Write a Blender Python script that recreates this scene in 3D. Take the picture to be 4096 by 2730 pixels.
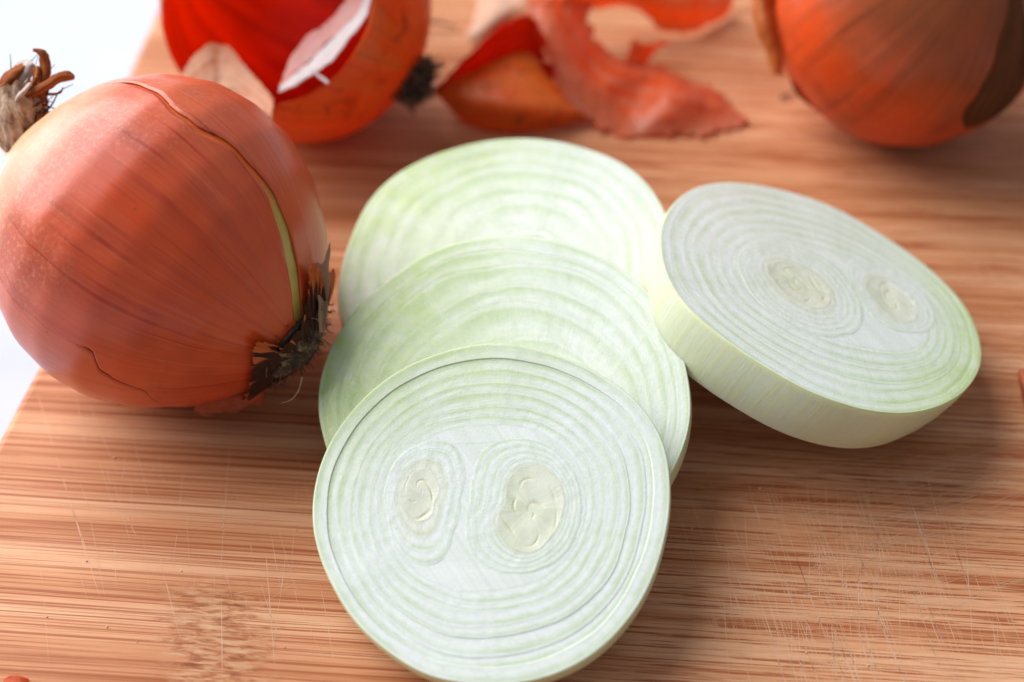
import bpy, bmesh, math, random
import numpy as np
from mathutils import Vector, Matrix, noise as mn
random.seed(7); rng = np.random.default_rng(7)
for o in list(bpy.data.objects): bpy.data.objects.remove(o)
SC = bpy.context.scene; COL = SC.collection
CM = 0.01                                   # everything below is written in centimetres
# ---------------------------------------------------------------- camera, world, lights, exposure
PITCH, DIST, FPX = math.radians(46), 36.0, 5689.0
F = np.array([0, math.cos(PITCH), -math.sin(PITCH)]); U = np.array([0, math.sin(PITCH), math.cos(PITCH)]); X = np.array([1., 0, 0])
EYE = -DIST * F
cam = bpy.data.cameras.new('camera'); camo = bpy.data.objects.new('camera', cam); COL.objects.link(camo)
camo.location = Vector(EYE * CM); camo.rotation_euler = (math.radians(90) - PITCH, 0, 0)
cam.lens = 50; cam.sensor_width = 36; cam.clip_start = .01; cam.clip_end = 50
cam.dof.use_dof = True; cam.dof.focus_distance = .307; cam.dof.aperture_fstop = 6.5
SC.camera = camo
W = bpy.data.worlds.new('World'); SC.world = W; W.use_nodes = True
W.node_tree.nodes['Background'].inputs[0].default_value = (.82, .89, 1.0, 1)
W.node_tree.nodes['Background'].inputs[1].default_value = .34
def area(name, loc, target, size, energy, col):
    l = bpy.data.lights.new(name, 'AREA'); l.shape = 'ELLIPSE'; l.size, l.size_y = size; l.energy = energy; l.color = col
    o = bpy.data.objects.new(name, l); COL.objects.link(o); o.location = Vector(loc) * CM
    o.rotation_euler = (Vector(target) - Vector(loc)).to_track_quat('-Z', 'Y').to_euler()
    return o
area('window_light', (-112, 68, 100), (0, 0, 0), (2.1, 2.2), 73, (.97, .985, 1.0))
SC.view_settings.view_transform = 'Standard'; SC.view_settings.look = 'None'
SC.view_settings.exposure = 0; SC.view_settings.gamma = 1
try:
    SC.cycles.max_bounces = 10; SC.cycles.transmission_bounces = 6; SC.cycles.use_denoising = True
except Exception: pass
# ---------------------------------------------------------------- projection helpers
def ray(px, py):
    d = F + X * (px - 2048) / FPX - U * (py - 1365) / FPX
    return d / np.linalg.norm(d)
def unz(px, py, z=0.):
    d = ray(px, py); return EYE + d * (z - EYE[2]) / d[2]
def nrm(v): v = np.asarray(v, float); return v / np.linalg.norm(v)
def nz(x, y=0., z=0.): return mn.noise(Vector((x, y, z)))
# ---------------------------------------------------------------- object helpers
def tag(o, label=None, cat=None, group=None, kind=None):
    if label: o['label'] = label
    if cat: o['category'] = cat
    if group: o['group'] = group
    if kind: o['kind'] = kind
    return o
def empty(name, loc, rot=None):
    o = bpy.data.objects.new(name, None); COL.objects.link(o); o.empty_display_size = .01
    M = Matrix.Translation(Vector(loc) * CM)
    if rot is not None: M = M @ rot.to_4x4()
    o.matrix_world = M; return o
def mesh_obj(name, V, faces, mat, parent=None, smooth=True, uv=None, attrs=None, mi=None, origin=None):
    V = np.asarray(V, float)
    if origin is not None: V = V - np.asarray(origin)
    me = bpy.data.meshes.new(name); me.from_pydata((V * CM).tolist(), [], [list(map(int, f)) for f in faces])
    mats = mat if isinstance(mat, (list, tuple)) else [mat]
    for m in mats: me.materials.append(m)
    if smooth: me.polygons.foreach_set('use_smooth', [True] * len(me.polygons))
    if mi is not None: me.polygons.foreach_set('material_index', list(map(int, mi)))
    if uv is not None:
        L = me.uv_layers.new(name='UVMap'); idx = np.empty(len(me.loops), int); me.loops.foreach_get('vertex_index', idx)
        L.data.foreach_set('uv', np.asarray(uv, float)[idx].ravel())
    for k, a in (attrs or {}).items():
        a = np.asarray(a, float)
        if a.ndim == 1: me.attributes.new(k, 'FLOAT', 'POINT').data.foreach_set('value', a)
        else: me.attributes.new(k, 'FLOAT_VECTOR', 'POINT').data.foreach_set('vector', a.ravel())
    me.update()
    o = bpy.data.objects.new(name, me); COL.objects.link(o)
    if parent: o.parent = parent
    elif origin is not None: o.location = Vector(origin) * CM
    return o
def grid_faces(n, m, closed=False, off=0):
    f = []
    for i in range(n - 1):
        for j in range(m if closed else m - 1):
            k = (j + 1) % m
            f.append((off + i * m + j, off + i * m + k, off + (i + 1) * m + k, off + (i + 1) * m + j))
    return f
# ---------------------------------------------------------------- material helpers
class NT:
    def __init__(s, name):
        s.m = bpy.data.materials.new(name); s.m.use_nodes = True; s.t = s.m.node_tree; s.n = s.t.nodes
        s.b = s.n['Principled BSDF']; s.out = s.n['Material Output']
    def new(s, typ, **k):
        nd = s.n.new(typ)
        for a, v in k.items(): setattr(nd, a, v)
        return nd
    def put(s, sock, v):
        if isinstance(v, bpy.types.NodeSocket): s.t.links.new(v, sock)
        else:
            if sock.type == 'RGBA' and len(v) == 3: v = (*v, 1)
            sock.default_value = v
    def attr(s, name, which='Fac'): return s.new('ShaderNodeAttribute', attribute_name=name).outputs[which]
    def obj(s): return s.new('ShaderNodeTexCoord').outputs['Object']
    def map(s, v, sc=(1, 1, 1), loc=(0, 0, 0), rot=(0, 0, 0)):
        m = s.new('ShaderNodeMapping'); s.put(m.inputs[0], v); m.inputs['Scale'].default_value = sc; s.put(m.inputs['Location'], loc)
        m.inputs['Rotation'].default_value = rot; return m.outputs[0]
    def noise(s, v, scale=1, detail=3, rough=.55, dist=0):
        m = s.new('ShaderNodeTexNoise'); s.put(m.inputs['Vector'], v); m.inputs['Scale'].default_value = scale
        m.inputs['Detail'].default_value = detail; m.inputs['Roughness'].default_value = rough; m.inputs['Distortion'].default_value = dist
        return m.outputs['Fac']
    def ramp(s, f, stops, interp='LINEAR'):
        r = s.new('ShaderNodeValToRGB'); s.put(r.inputs[0], f); e = r.color_ramp; e.interpolation = interp
        while len(e.elements) > 1: e.elements.remove(e.elements[-1])
        for i, (p, c) in enumerate(stops):
            c = (c, c, c, 1) if not isinstance(c, (tuple, list)) else (*c, 1)
            if i == 0: e.elements[0].position = p; e.elements[0].color = c
            else: e.elements.new(p).color = c
        return r.outputs[0]
    def mix(s, f, a, b, mode='MIX'):
        m = s.new('ShaderNodeMix', data_type='RGBA', blend_type=mode); s.put(m.inputs[0], f); s.put(m.inputs[6], a); s.put(m.inputs[7], b)
        return m.outputs[2]
    def math(s, op, a, b=0., c=None):
        m = s.new('ShaderNodeMath', operation=op); s.put(m.inputs[0], a); s.put(m.inputs[1], b)
        if c is not None: s.put(m.inputs[2], c)
        return m.outputs[0]
    def sep(s, v):
        m = s.new('ShaderNodeSeparateXYZ'); s.put(m.inputs[0], v); return m.outputs
    def comb(s, x, y, z):
        m = s.new('ShaderNodeCombineXYZ')
        for i, q in enumerate((x, y, z)): s.put(m.inputs[i], q)
        return m.outputs[0]
    def bump(s, h, strength=.3, dist=.0003, n=None):
        m = s.new('ShaderNodeBump'); s.put(m.inputs['Height'], h); m.inputs['Strength'].default_value = strength; m.inputs['Distance'].default_value = dist
        if n is not None: s.put(m.inputs['Normal'], n)
        return m.outputs[0]
    def set(s, **k):
        for a, v in k.items(): s.put(s.b.inputs[a.replace('_', ' ')], v)
    def thin(s, col, amount=.5, tint=None):
        """thin papery sheet: part of the light goes through"""
        tr = s.new('ShaderNodeBsdfTranslucent'); s.put(tr.inputs[0], tint if tint is not None else col)
        mx = s.new('ShaderNodeMixShader'); mx.inputs[0].default_value = amount
        s.t.links.new(s.b.outputs[0], mx.inputs[1]); s.t.links.new(tr.outputs[0], mx.inputs[2]); s.t.links.new(mx.outputs[0], s.out.inputs[0])
# ---- bamboo
def mat_board():
    s = NT('bamboo'); o = s.map(s.obj(), (100, 100, 100))
    info = s.new('ShaderNodeObjectInfo').outputs['Random']
    shift = s.comb(s.math('MULTIPLY', info, 37.), s.math('MULTIPLY', info, 11.), 0.)
    add = s.new('ShaderNodeVectorMath', operation='ADD'); s.put(add.inputs[0], o); s.put(add.inputs[1], shift); p = add.outputs[0]
    warp = s.noise(s.map(o, (.12, .5, .3)), 1, 2)
    px, py, pz = s.sep(p)
    p = s.comb(px, s.math('ADD', py, s.math('MULTIPLY', warp, .12)), pz)
    ox, oy, oz = s.sep(o)
    # broad bands, long streaks, broken streaks
    band = s.noise(s.map(p, (.03, 1.1, .1)), 1, 2, .6)
    st1 = s.noise(s.map(p, (.05, 17., .3)), 1, 4, .6)
    st2 = s.noise(s.map(p, (.42, 21., .3), (5, 3, 0)), 1, 3, .6)
    fine = s.noise(s.map(p, (.8, 24, .3)), 1, 4, .65)
    st3 = s.noise(s.map(p, (.09, 27., .3), (2, 7, 0)), 1, 3, .6)
    m1 = s.math('MAXIMUM', s.ramp(st1, [(.545, 0.), (.60, 1.)]), s.ramp(st3, [(.55, 0.), (.60, .75)])); m2 = s.math('MAXIMUM', s.ramp(st2, [(.54, 0.), (.58, 1.)]), s.ramp(st3, [(.56, 0.), (.60, .6)]))
    right = s.ramp(s.math('MULTIPLY_ADD', ox, .05, .5), [(.40, 0.), (.68, 1.)])
    dark = s.mix(right, m1, m2)
    base = s.ramp(s.math('ADD', s.math('MULTIPLY', band, .7), s.math('MULTIPLY', fine, .3)), [(.32, (.46, .165, .062)), (.5, (.68, .315, .155)), (.68, (.86, .51, .30))])
    c = s.mix(s.math('MULTIPLY', dark, .80), base, (.34, .070, .016))
    # the knuckle of the cane: pale frayed patches with dark pits
    kx = s.math('SUBTRACT', ox, KNOT[0]); ky = s.math('SUBTRACT', oy, KNOT[1])
    kk = s.math('ADD', kx, s.math('MULTIPLY', ky, .25))
    wob = s.math('MULTIPLY', s.math('SUBTRACT', s.noise(s.map(o, (1.1, 5.5, 1)), 1, 3), .5), 2.6)
    d = s.math('SQRT', s.math('ADD', s.math('POWER', s.math('DIVIDE', s.math('ADD', kk, wob), 1.35), 2.), s.math('POWER', s.math('DIVIDE', ky, 1.75), 2.)))
    km = s.ramp(d, [(.55, 1.), (1.0, 0.)])
    fr = s.noise(s.map(o, (2.1, 11, 1), (0, 0, 3)), 1, 4, .65, .6)
    kc = s.ramp(fr, [(.36, (.22, .055, .020)), (.46, (.44, .15, .055)), (.54, (.60, .32, .16)), (.68, (.72, .47, .29))])
    c = s.mix(s.math('MULTIPLY', km, .72), c, kc)
    # long stain of use
    tone = s.noise(s.map(o, (.09, .13, .1), (3, 1, 0)), 1, 2)
    c = s.mix(.5, c, s.ramp(tone, [(.35, (.78, .70, .66)), (.65, (1., 1., 1.))]), 'MULTIPLY')
    c = s.mix(1., c, s.ramp(info, [(0, (.90, .86, .82)), (1, (1., 1., 1.))]), 'MULTIPLY')
    r = s.ramp(fine, [(.3, .36), (.7, .55)])
    h = s.math('SUBTRACT', s.math('MULTIPLY', fine, .5), dark)
    s.set(Base_Color=c, Roughness=r, Specular_IOR_Level=.16, Normal=s.bump(h, .35, .00012), Coat_Weight=.0)
    return s.m
# ---- onion flesh
def mat_flesh(name, white=(.80, .815, .785), green=(.54, .66, .22), wall=False):
    s = NT(name); o = s.map(s.obj(), (100, 100, 100))
    uvs = s.sep(s.new('ShaderNodeTexCoord').outputs['UV']); u, v = uvs[0], uvs[1]
    tint = s.attr('tint')
    mott = s.noise(o, 1.6, 3, .6)
    cell = s.noise(o, 26, 3, .7)
    rad = s.noise(s.comb(s.math('MULTIPLY', u, 7.), s.math('MULTIPLY', v, 1.6), 0.), 1, 4, .65)
    gm = s.math('MULTIPLY', tint, s.ramp(s.math('ADD', s.math('MULTIPLY', mott, .6), s.math('MULTIPLY', rad, .4)), [(.30, .35), (.62, 1.)]))
    c = s.mix(gm, white, green)
    if wall:
        st = s.noise(s.comb(s.math('MULTIPLY', u, 6.5), s.math('MULTIPLY', v, .5), 0.), 1, 5, .7)
        c = s.mix(s.ramp(st, [(.42, 0.), (.62, .55)]), c, (.66, .68, .34))
        s.set(Base_Color=c, Roughness=.34, Subsurface_Weight=.45, Subsurface_Scale=.004, Subsurface_Radius=(1., 1., .5), Specular_IOR_Level=.5,
              Normal=s.bump(s.math('ADD', st, s.math('MULTIPLY', cell, .15)), .35, .0005))
        return s.m
    band = s.ramp(s.math('ADD', v, s.math('MULTIPLY', s.math('SUBTRACT', rad, .5), .22)),
                  [(0., (1., 1., .97)), (.06, (1., 1., 1.)), (.13, (.94, .96, .91)), (.22, (.76, .84, .62)), (.42, (.86, .91, .78)), (.66, (1., 1., 1.)), (.9, (1., 1., 1.)), (1., (.95, .97, .89))])
    c = s.mix(s.ramp(s.noise(o, .55, 2, .5), [(.38, .35), (.60, 1.)]), c, band, 'MULTIPLY')
    cc = s.noise(s.comb(s.math('MULTIPLY', u, .9), s.math('MULTIPLY', v, 2.6), tint), 1, 3, .6)
    c = s.mix(1., c, s.ramp(cc, [(.36, (.90, .925, .87)), (.54, (1., 1., 1.))]), 'MULTIPLY')
    c = s.mix(.8, c, s.ramp(rad, [(.36, (.90, .92, .88)), (.56, (1., 1., 1.))]), 'MULTIPLY')
    c = s.mix(s.ramp(cell, [(.35, .10), (.6, 0.)]), c, (.66, .72, .64))
    c = s.mix(s.math('MULTIPLY', s.ramp(cell, [(.60, 0.), (.74, .7)]), s.ramp(v, [(0, 1.), (.18, .9), (.3, .25), (1, .3)])), c, (.95, .97, 1.))
    rough = s.ramp(s.noise(o, 14, 3, .7), [(.35, .20), (.65, .46)])
    h = s.math('ADD', s.math('MULTIPLY', cell, .7), s.math('MULTIPLY', rad, .8))
    s.set(Base_Color=c, Roughness=rough, Subsurface_Weight=.10, Subsurface_Scale=.0012, Subsurface_Radius=(1., 1., .6), Specular_IOR_Level=.5,
          Normal=s.bump(h, .32, .00028), Coat_Weight=.12, Coat_Roughness=.16)
    return s.m
# ---- brown onion skin (solid layers that still sit on a bulb)
def mat_skin(name, warm, pink, deep, streak=.5, sheen_dir=None, blotch=None, rough=.46, pole_pale_or_shade=None, pole_dark=None, bump=.18, coat=.75, mott=1., warm_bounce=False):
    s = NT(name); o = s.map(s.obj(), (100, 100, 100)); lat = s.attr('lat', 'Vector')
    a = s.sep(lat)[2]
    wide = s.noise(s.map(lat, (2.2, 2.2, .7)), 1, 3, .55)
    st = s.noise(s.map(lat, (9, 9, .55)), 1, 4, .6, .3)
    fs = s.noise(s.map(lat, (38, 38, 1.6)), 1, 3, .6)
    patch = s.noise(o, .33, 3, .6)
    sp = s.noise(o, 9, 4, .75)
    c = s.mix(s.ramp(s.math('ADD', s.math('MULTIPLY', wide, .55), s.math('MULTIPLY', patch, .45)), [(.40, 0.), (.60, 1.)]), warm, pink)
    if warm_bounce: c = s.mix(s.ramp(s.math('ADD', a, s.math('MULTIPLY', s.math('SUBTRACT', st, .5), .7)), [(0., .85), (.12, 0.)]), c, warm) if False else s.mix(s.math('MULTIPLY', s.ramp(s.math('MULTIPLY_ADD', a, -.6, .35), [(.25, 0.), (.85, .9)]), s.ramp(st, [(.35, 1.), (.7, .6)])), c, (.62, .070, .006))  # root half coloured more orange, painting in warm bounced light
    c = s.mix(s.math('MULTIPLY', s.ramp(st, [(.50, 0.), (.66, .55)]), streak), c, deep)
    vn = s.noise(s.map(lat, (17, 17, .35), (3, 1, 0)), 1, 2, .5, .4)
    c = s.mix(s.math('MULTIPLY', s.ramp(vn, [(.60, 0.), (.635, 1.)]), s.ramp(patch, [(.45, .1), (.60, .6)])), c, deep)
    c = s.mix(s.ramp(patch, [(.50, 0.), (.68, .45)]), c, deep)
    c = s.mix(s.ramp(fs, [(.55, 0.), (.72, .32)]), c, deep)
    c = s.mix(s.ramp(fs, [(.28, .18), (.42, 0.)]), c, (.80, .30, .16))
    c = s.mix(s.math('MULTIPLY', s.ramp(sp, [(.50, 0.), (.68, .5)]), s.ramp(wide, [(.42, 0.), (.60, 1.)])), c, warm)
    c = s.mix(s.math('MULTIPLY', s.ramp(sp, [(.36, .42), (.50, 0.)]), s.ramp(s.math('ADD', s.math('MULTIPLY', a, .5), s.math('MULTIPLY', patch, .8)), [(.38, 0.), (.60, mott)])), c, (.80, .30, .17))
    dots = s.noise(o, 5.5, 2, .5)
    c = s.mix(s.ramp(dots, [(.76, 0.), (.80, .55)]), c, (.22, .05, .03))
    if blotch:
        bn = s.noise(s.map(lat, (3.2, 3.2, 2.)), 1, 5, .72, .5)
        c = s.mix(s.ramp(bn, [(.57, 0.), (.66, blotch[3])]), c, blotch[:3])
    if pole_pale_or_shade: c = s.mix(s.math('MULTIPLY', s.ramp(s.math('ADD', a, s.math('MULTIPLY', s.math('SUBTRACT', st, .5), .25)), [(pole_pale_or_shade[0], 0.), (pole_pale_or_shade[1], 1.)]), pole_pale_or_shade[3]), c, pole_pale_or_shade[2])
    if pole_dark: c = s.mix(s.ramp(s.math('ADD', s.math('MULTIPLY', a, -1.), s.math('MULTIPLY', s.math('SUBTRACT', st, .5), .5)), [(pole_dark[0], 0.), (pole_dark[1], .93)]), c, pole_dark[2])
    h = s.math('ADD', s.math('MULTIPLY', st, .8), s.math('MULTIPLY', fs, .35)); h = s.math('ADD', h, s.math('MULTIPLY', sp, .18))
    s.set(Base_Color=c, Roughness=s.ramp(sp, [(.3, rough - .05), (.7, rough + .1)]), Specular_IOR_Level=.05, Normal=s.bump(h, bump, .0004),
          Coat_Weight=coat, Coat_Roughness=.30, Coat_IOR=1.5, Subsurface_Weight=.12, Subsurface_Scale=.002, Subsurface_Radius=(1, .35, .2))
    return s.m
# ---- loose papery skin
def mat_paper(name, col, col2, through, amount=.5, blotch=0., rough=.4, stretch=(1, 1, 1), sheen=None):
    s = NT(name); o = s.map(s.obj(), (100, 100, 100)); lat = s.attr('lat', 'Vector')
    n1 = s.noise(s.map(lat, (5, 5, .6)), 1, 4, .6, .4); n2 = s.noise(o, .9, 3, .6); n3 = s.noise(s.map(lat, (22, 22, 1.2)), 1, 3, .6)
    c = s.mix(s.ramp(s.math('ADD', s.math('MULTIPLY', n1, .6), s.math('MULTIPLY', n2, .4)), [(.40, 0.), (.60, 1.)]), col, col2)
    c = s.mix(s.ramp(n3, [(.52, 0.), (.68, .55)]), c, tuple(q * .55 for q in col))
    if blotch:
        bn = s.noise(o, 1.3, 5, .75, .8)
        c = s.mix(s.ramp(bn, [(.55, 0.), (.66, blotch)]), c, (.07, .025, .012))
    tr = s.mix(s.ramp(n1, [(.35, 0.), (.7, .6)]), through, tuple(q * .55 for q in through))
    s.set(Base_Color=c, Roughness=rough, Specular_IOR_Level=.35 if rough < .55 else .15, Normal=s.bump(s.math('ADD', n1, s.math('MULTIPLY', n3, .6)), .45, .0007), Coat_Weight=.2 if rough < .55 else 0., Coat_Roughness=.3)
    s.thin(c, amount, tr); return s.m
def mat_plain(name, cols, scale=(3, 3, 3), rough=.7, bump=.5, amount=0, detail=4, spec=.35):
    s = NT(name); o = s.map(s.obj(), (100, 100, 100)); n1 = s.noise(s.map(o, scale), 1, detail, .65, .3); n2 = s.noise(o, 18, 2, .6)
    k = len(cols); c = s.ramp(n1, [(.33 + .34 * i / max(1, k - 1), cols[i]) for i in range(k)])
    s.set(Base_Color=c, Roughness=rough, Specular_IOR_Level=spec, Normal=s.bump(s.math('ADD', n1, s.math('MULTIPLY', n2, .3)), bump, .0005))
    if amount: s.thin(c, amount)
    return s.m
# ================================================================= SETTING: table under the board
def build_table():
    n = 150; xs = np.linspace(-170, 170, n); ys = np.linspace(-110, 190, n)
    V = []
    for y in ys:
        for x in xs:
            fold = .22 * math.sin((x * .9 + y * .28) * .16 + .8 * nz(x * .02, y * .02)) + .5 * nz(x * .045, y * .02, 3.)
            V.append((x, y, -2.15 + fold * (.35 if x > -11 else .6)))
    s = NT('white_cloth'); o = s.map(s.obj(), (100, 100, 100))
    w1 = s.new('ShaderNodeTexWave', bands_direction='X'); s.put(w1.inputs[0], o); w1.inputs['Scale'].default_value = 6
    w2 = s.new('ShaderNodeTexWave', bands_direction='Y'); s.put(w2.inputs[0], o); w2.inputs['Scale'].default_value = 6
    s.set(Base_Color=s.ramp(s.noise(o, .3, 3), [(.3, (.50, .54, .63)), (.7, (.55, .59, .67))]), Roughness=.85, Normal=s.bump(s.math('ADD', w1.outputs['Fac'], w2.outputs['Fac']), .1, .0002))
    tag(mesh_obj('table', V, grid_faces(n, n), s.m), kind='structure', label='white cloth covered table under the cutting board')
build_table()
# ================================================================= cutting board
BR = math.radians(-4.3)                       # grain turned a little clockwise
eb = np.array([math.cos(BR), math.sin(BR), 0]); fb = np.array([-math.sin(BR), math.cos(BR), 0])
def to_board(P): P = np.asarray(P, float); return np.array([P @ eb, P @ fb])
KNOT = to_board(unz(850, 2560))
EDGE = [to_board(unz(*q)) for q in [(-200, 2130), (0, 1735), (158, 1442), (505, 300), (640, 0)]]
def left_end(y):
    ys = [e[1] for e in EDGE]; xs = [e[0] for e in EDGE]
    if y <= ys[0]: return xs[0] + (y - ys[0]) * .03
    if y >= ys[-1]: return xs[-1] + (y - ys[-1]) * .04
    return float(np.interp(y, ys, xs))
MB = mat_board()
board = empty('cutting_board', (0, 0, -1.8), Matrix.Rotation(BR, 3, 'Z'))
tag(board, 'striped bamboo cutting board with knife marks lying on the white cloth', 'cutting board')
SW = 2.05; y = -17.5
while y < 24:
    y1 = y + SW; n = 5; bv = .12
    top = []; ys = np.linspace(y, y1, n); first = y < -17; last = y1 >= 24
    V = []; fs = []
    for q in ys:
        xl, xr = left_end(q), 25.0
        for (x, z) in ((xl, 0), (xl, 1.8 - .22), (xl + .06, 1.8 - .07), (xl + .22, 1.8), (xr - .2, 1.8), (xr, 1.6), (xr, 0)): V.append((x, q, z))
    m = 7; fs = [(a, d, c_, b) for a, b, c_, d in grid_faces(n, m, True)]
    fs = [f[::-1] for f in fs]
    fs.append(tuple(range(m))[::-1]); fs.append(tuple((n - 1) * m + k for k in range(m)))
    st = mesh_obj('bamboo_strip', V, fs, MB, board, smooth=False)
    bm = bmesh.new(); bm.from_mesh(st.data); bmesh.ops.recalc_face_normals(bm, faces=bm.faces); bm.to_mesh(st.data); bm.free()
    y = y1
# knife marks: hair-thin scored lines with raised pale fibres
def build_marks():
    V = []; fs = []
    def cut(p0, p1, w=.011, wob=.03):
        w *= .68
        a = to_board(unz(*p0)); b = to_board(unz(*p1)); L = np.linalg.norm(b - a); n = max(4, int(L / .35)); d = (b - a) / L; q = np.array([-d[1], d[0]])
        curve = random.uniform(-1, 1) * wob * L * .3; run = []
        for i in range(n + 1):
            t = i / n; c = a + (b - a) * t + q * (curve * t * (1 - t) * 4 + .01 * nz(a[0] * 3 + t * L * 2, a[1]))
            if c[0] < left_end(c[1]) + .3: run = []; continue
            ww = w * (math.sin(math.pi * min(1, max(0, t))) ** .4) * (.45 + .9 * abs(nz(t * L * 1.7, a[0], a[1]))) + .0008
            k = len(V); V.extend([(*(c + q * ww), 1.8025), (*(c - q * ww), 1.8025)])
            if run and random.random() > .07: fs.append((run[-1], run[-1] + 1, k + 1, k))
            run.append(k)
    for a, b, w in [((128, 1500), (400, 2390), .016), ((330, 1540), (470, 1900), .009), ((900, 2150), (885, 1990), .01), ((930, 1700), (880, 2330), .009),
                    ((1062, 2200), (1100, 2680), .016), ((1150, 2170), (1090, 2620), .009), ((1280, 2330), (1345, 2700), .011), ((885, 2380), (888, 2730), .013),
                    ((850, 2390), (1240, 2320), .008), ((870, 2370), (1230, 2250), .008), ((960, 2480), (1230, 2300), .008), ((640, 2250), (720, 2560), .008),
                    ((505, 2060), (545, 2150), .011), ((300, 1560), (345, 1800), .01), ((520, 1700), (600, 2010), .008), ((740, 1800), (690, 2300), .007)]: cut(a, b, w, .02)
    for i in range(150):                     # crowded cuts right of the front slice
        x = random.gauss(3450, 330); y0 = random.uniform(1850, 2600); L = random.uniform(180, 620); s_ = random.choice([.30, .34, .38, .05, .02, .33])
        s_ += random.gauss(0, .035); cut((x, y0), (x + s_ * L, y0 + L), random.uniform(.005, .0125))
    for i in range(75):
        x = random.gauss(3550, 300); y0 = random.uniform(1880, 2500); L = random.uniform(200, 600); s_ = random.uniform(-.75, -.3)
        cut((x, y0), (x + L, y0 + s_ * L * .6), random.uniform(.004, .009))
    for i in range(40):
        x = random.uniform(2750, 3500); y0 = random.uniform(1900, 2650); L = random.uniform(150, 500); s_ = random.gauss(.32, .05)
        cut((x, y0), (x + s_ * L, y0 + L), random.uniform(.004, .009))
    for i in range(34):
        x = random.uniform(150, 1200); y0 = random.uniform(1750, 2500); L = random.uniform(80, 350); s_ = random.gauss(.15, .15)
        cut((x, y0), (x + s_ * L, y0 + L), random.uniform(.003, .007))
    for i in range(40):
        x = random.uniform(2700, 4000); y0 = random.uniform(650, 1100); L = random.uniform(60, 250); s_ = random.gauss(.2, .4)
        cut((x, y0), (x + s_ * L, y0 + L), random.uniform(.003, .007))
    m = mat_plain('scored_wood', [(.58, .31, .17), (.72, .47, .32)], (2, 2, 2), .8, .2)
    tag(mesh_obj('knife_marks', V, fs, m, board, smooth=False), kind='stuff')
build_marks()
# ================================================================= slices
FL = mat_flesh('onion_flesh'); FLC = mat_flesh('onion_core_flesh', (.775, .77, .675), (.66, .54, .20)); WL = mat_flesh('onion_outer_wall', (.66, .69, .53), (.56, .62, .32), True)
def mat_rim():
    s = NT('onion_rim_film'); o = s.map(s.obj(), (100, 100, 100)); n = s.noise(o, 1.2, 3, .6)
    s.set(Base_Color=s.ramp(n, [(.35, (.58, .68, .28)), (.6, (.66, .66, .32)), (.75, (.55, .38, .15))]), Roughness=.45); return s.m
RIM = mat_rim()
N = 180
TH = np.linspace(0, 2 * math.pi, N, endpoint=False)
def smooth_per(r, k):
    for _ in range(k): r = (np.roll(r, 1) + 2 * r + np.roll(r, -1)) / 4
    return r
def pnoise(seed, f, amp):                      # periodic wobble
    return np.array([amp * nz(math.cos(t) * f + seed * 7.3, math.sin(t) * f - seed * 3.1, seed * 1.7) for t in TH])
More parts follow.
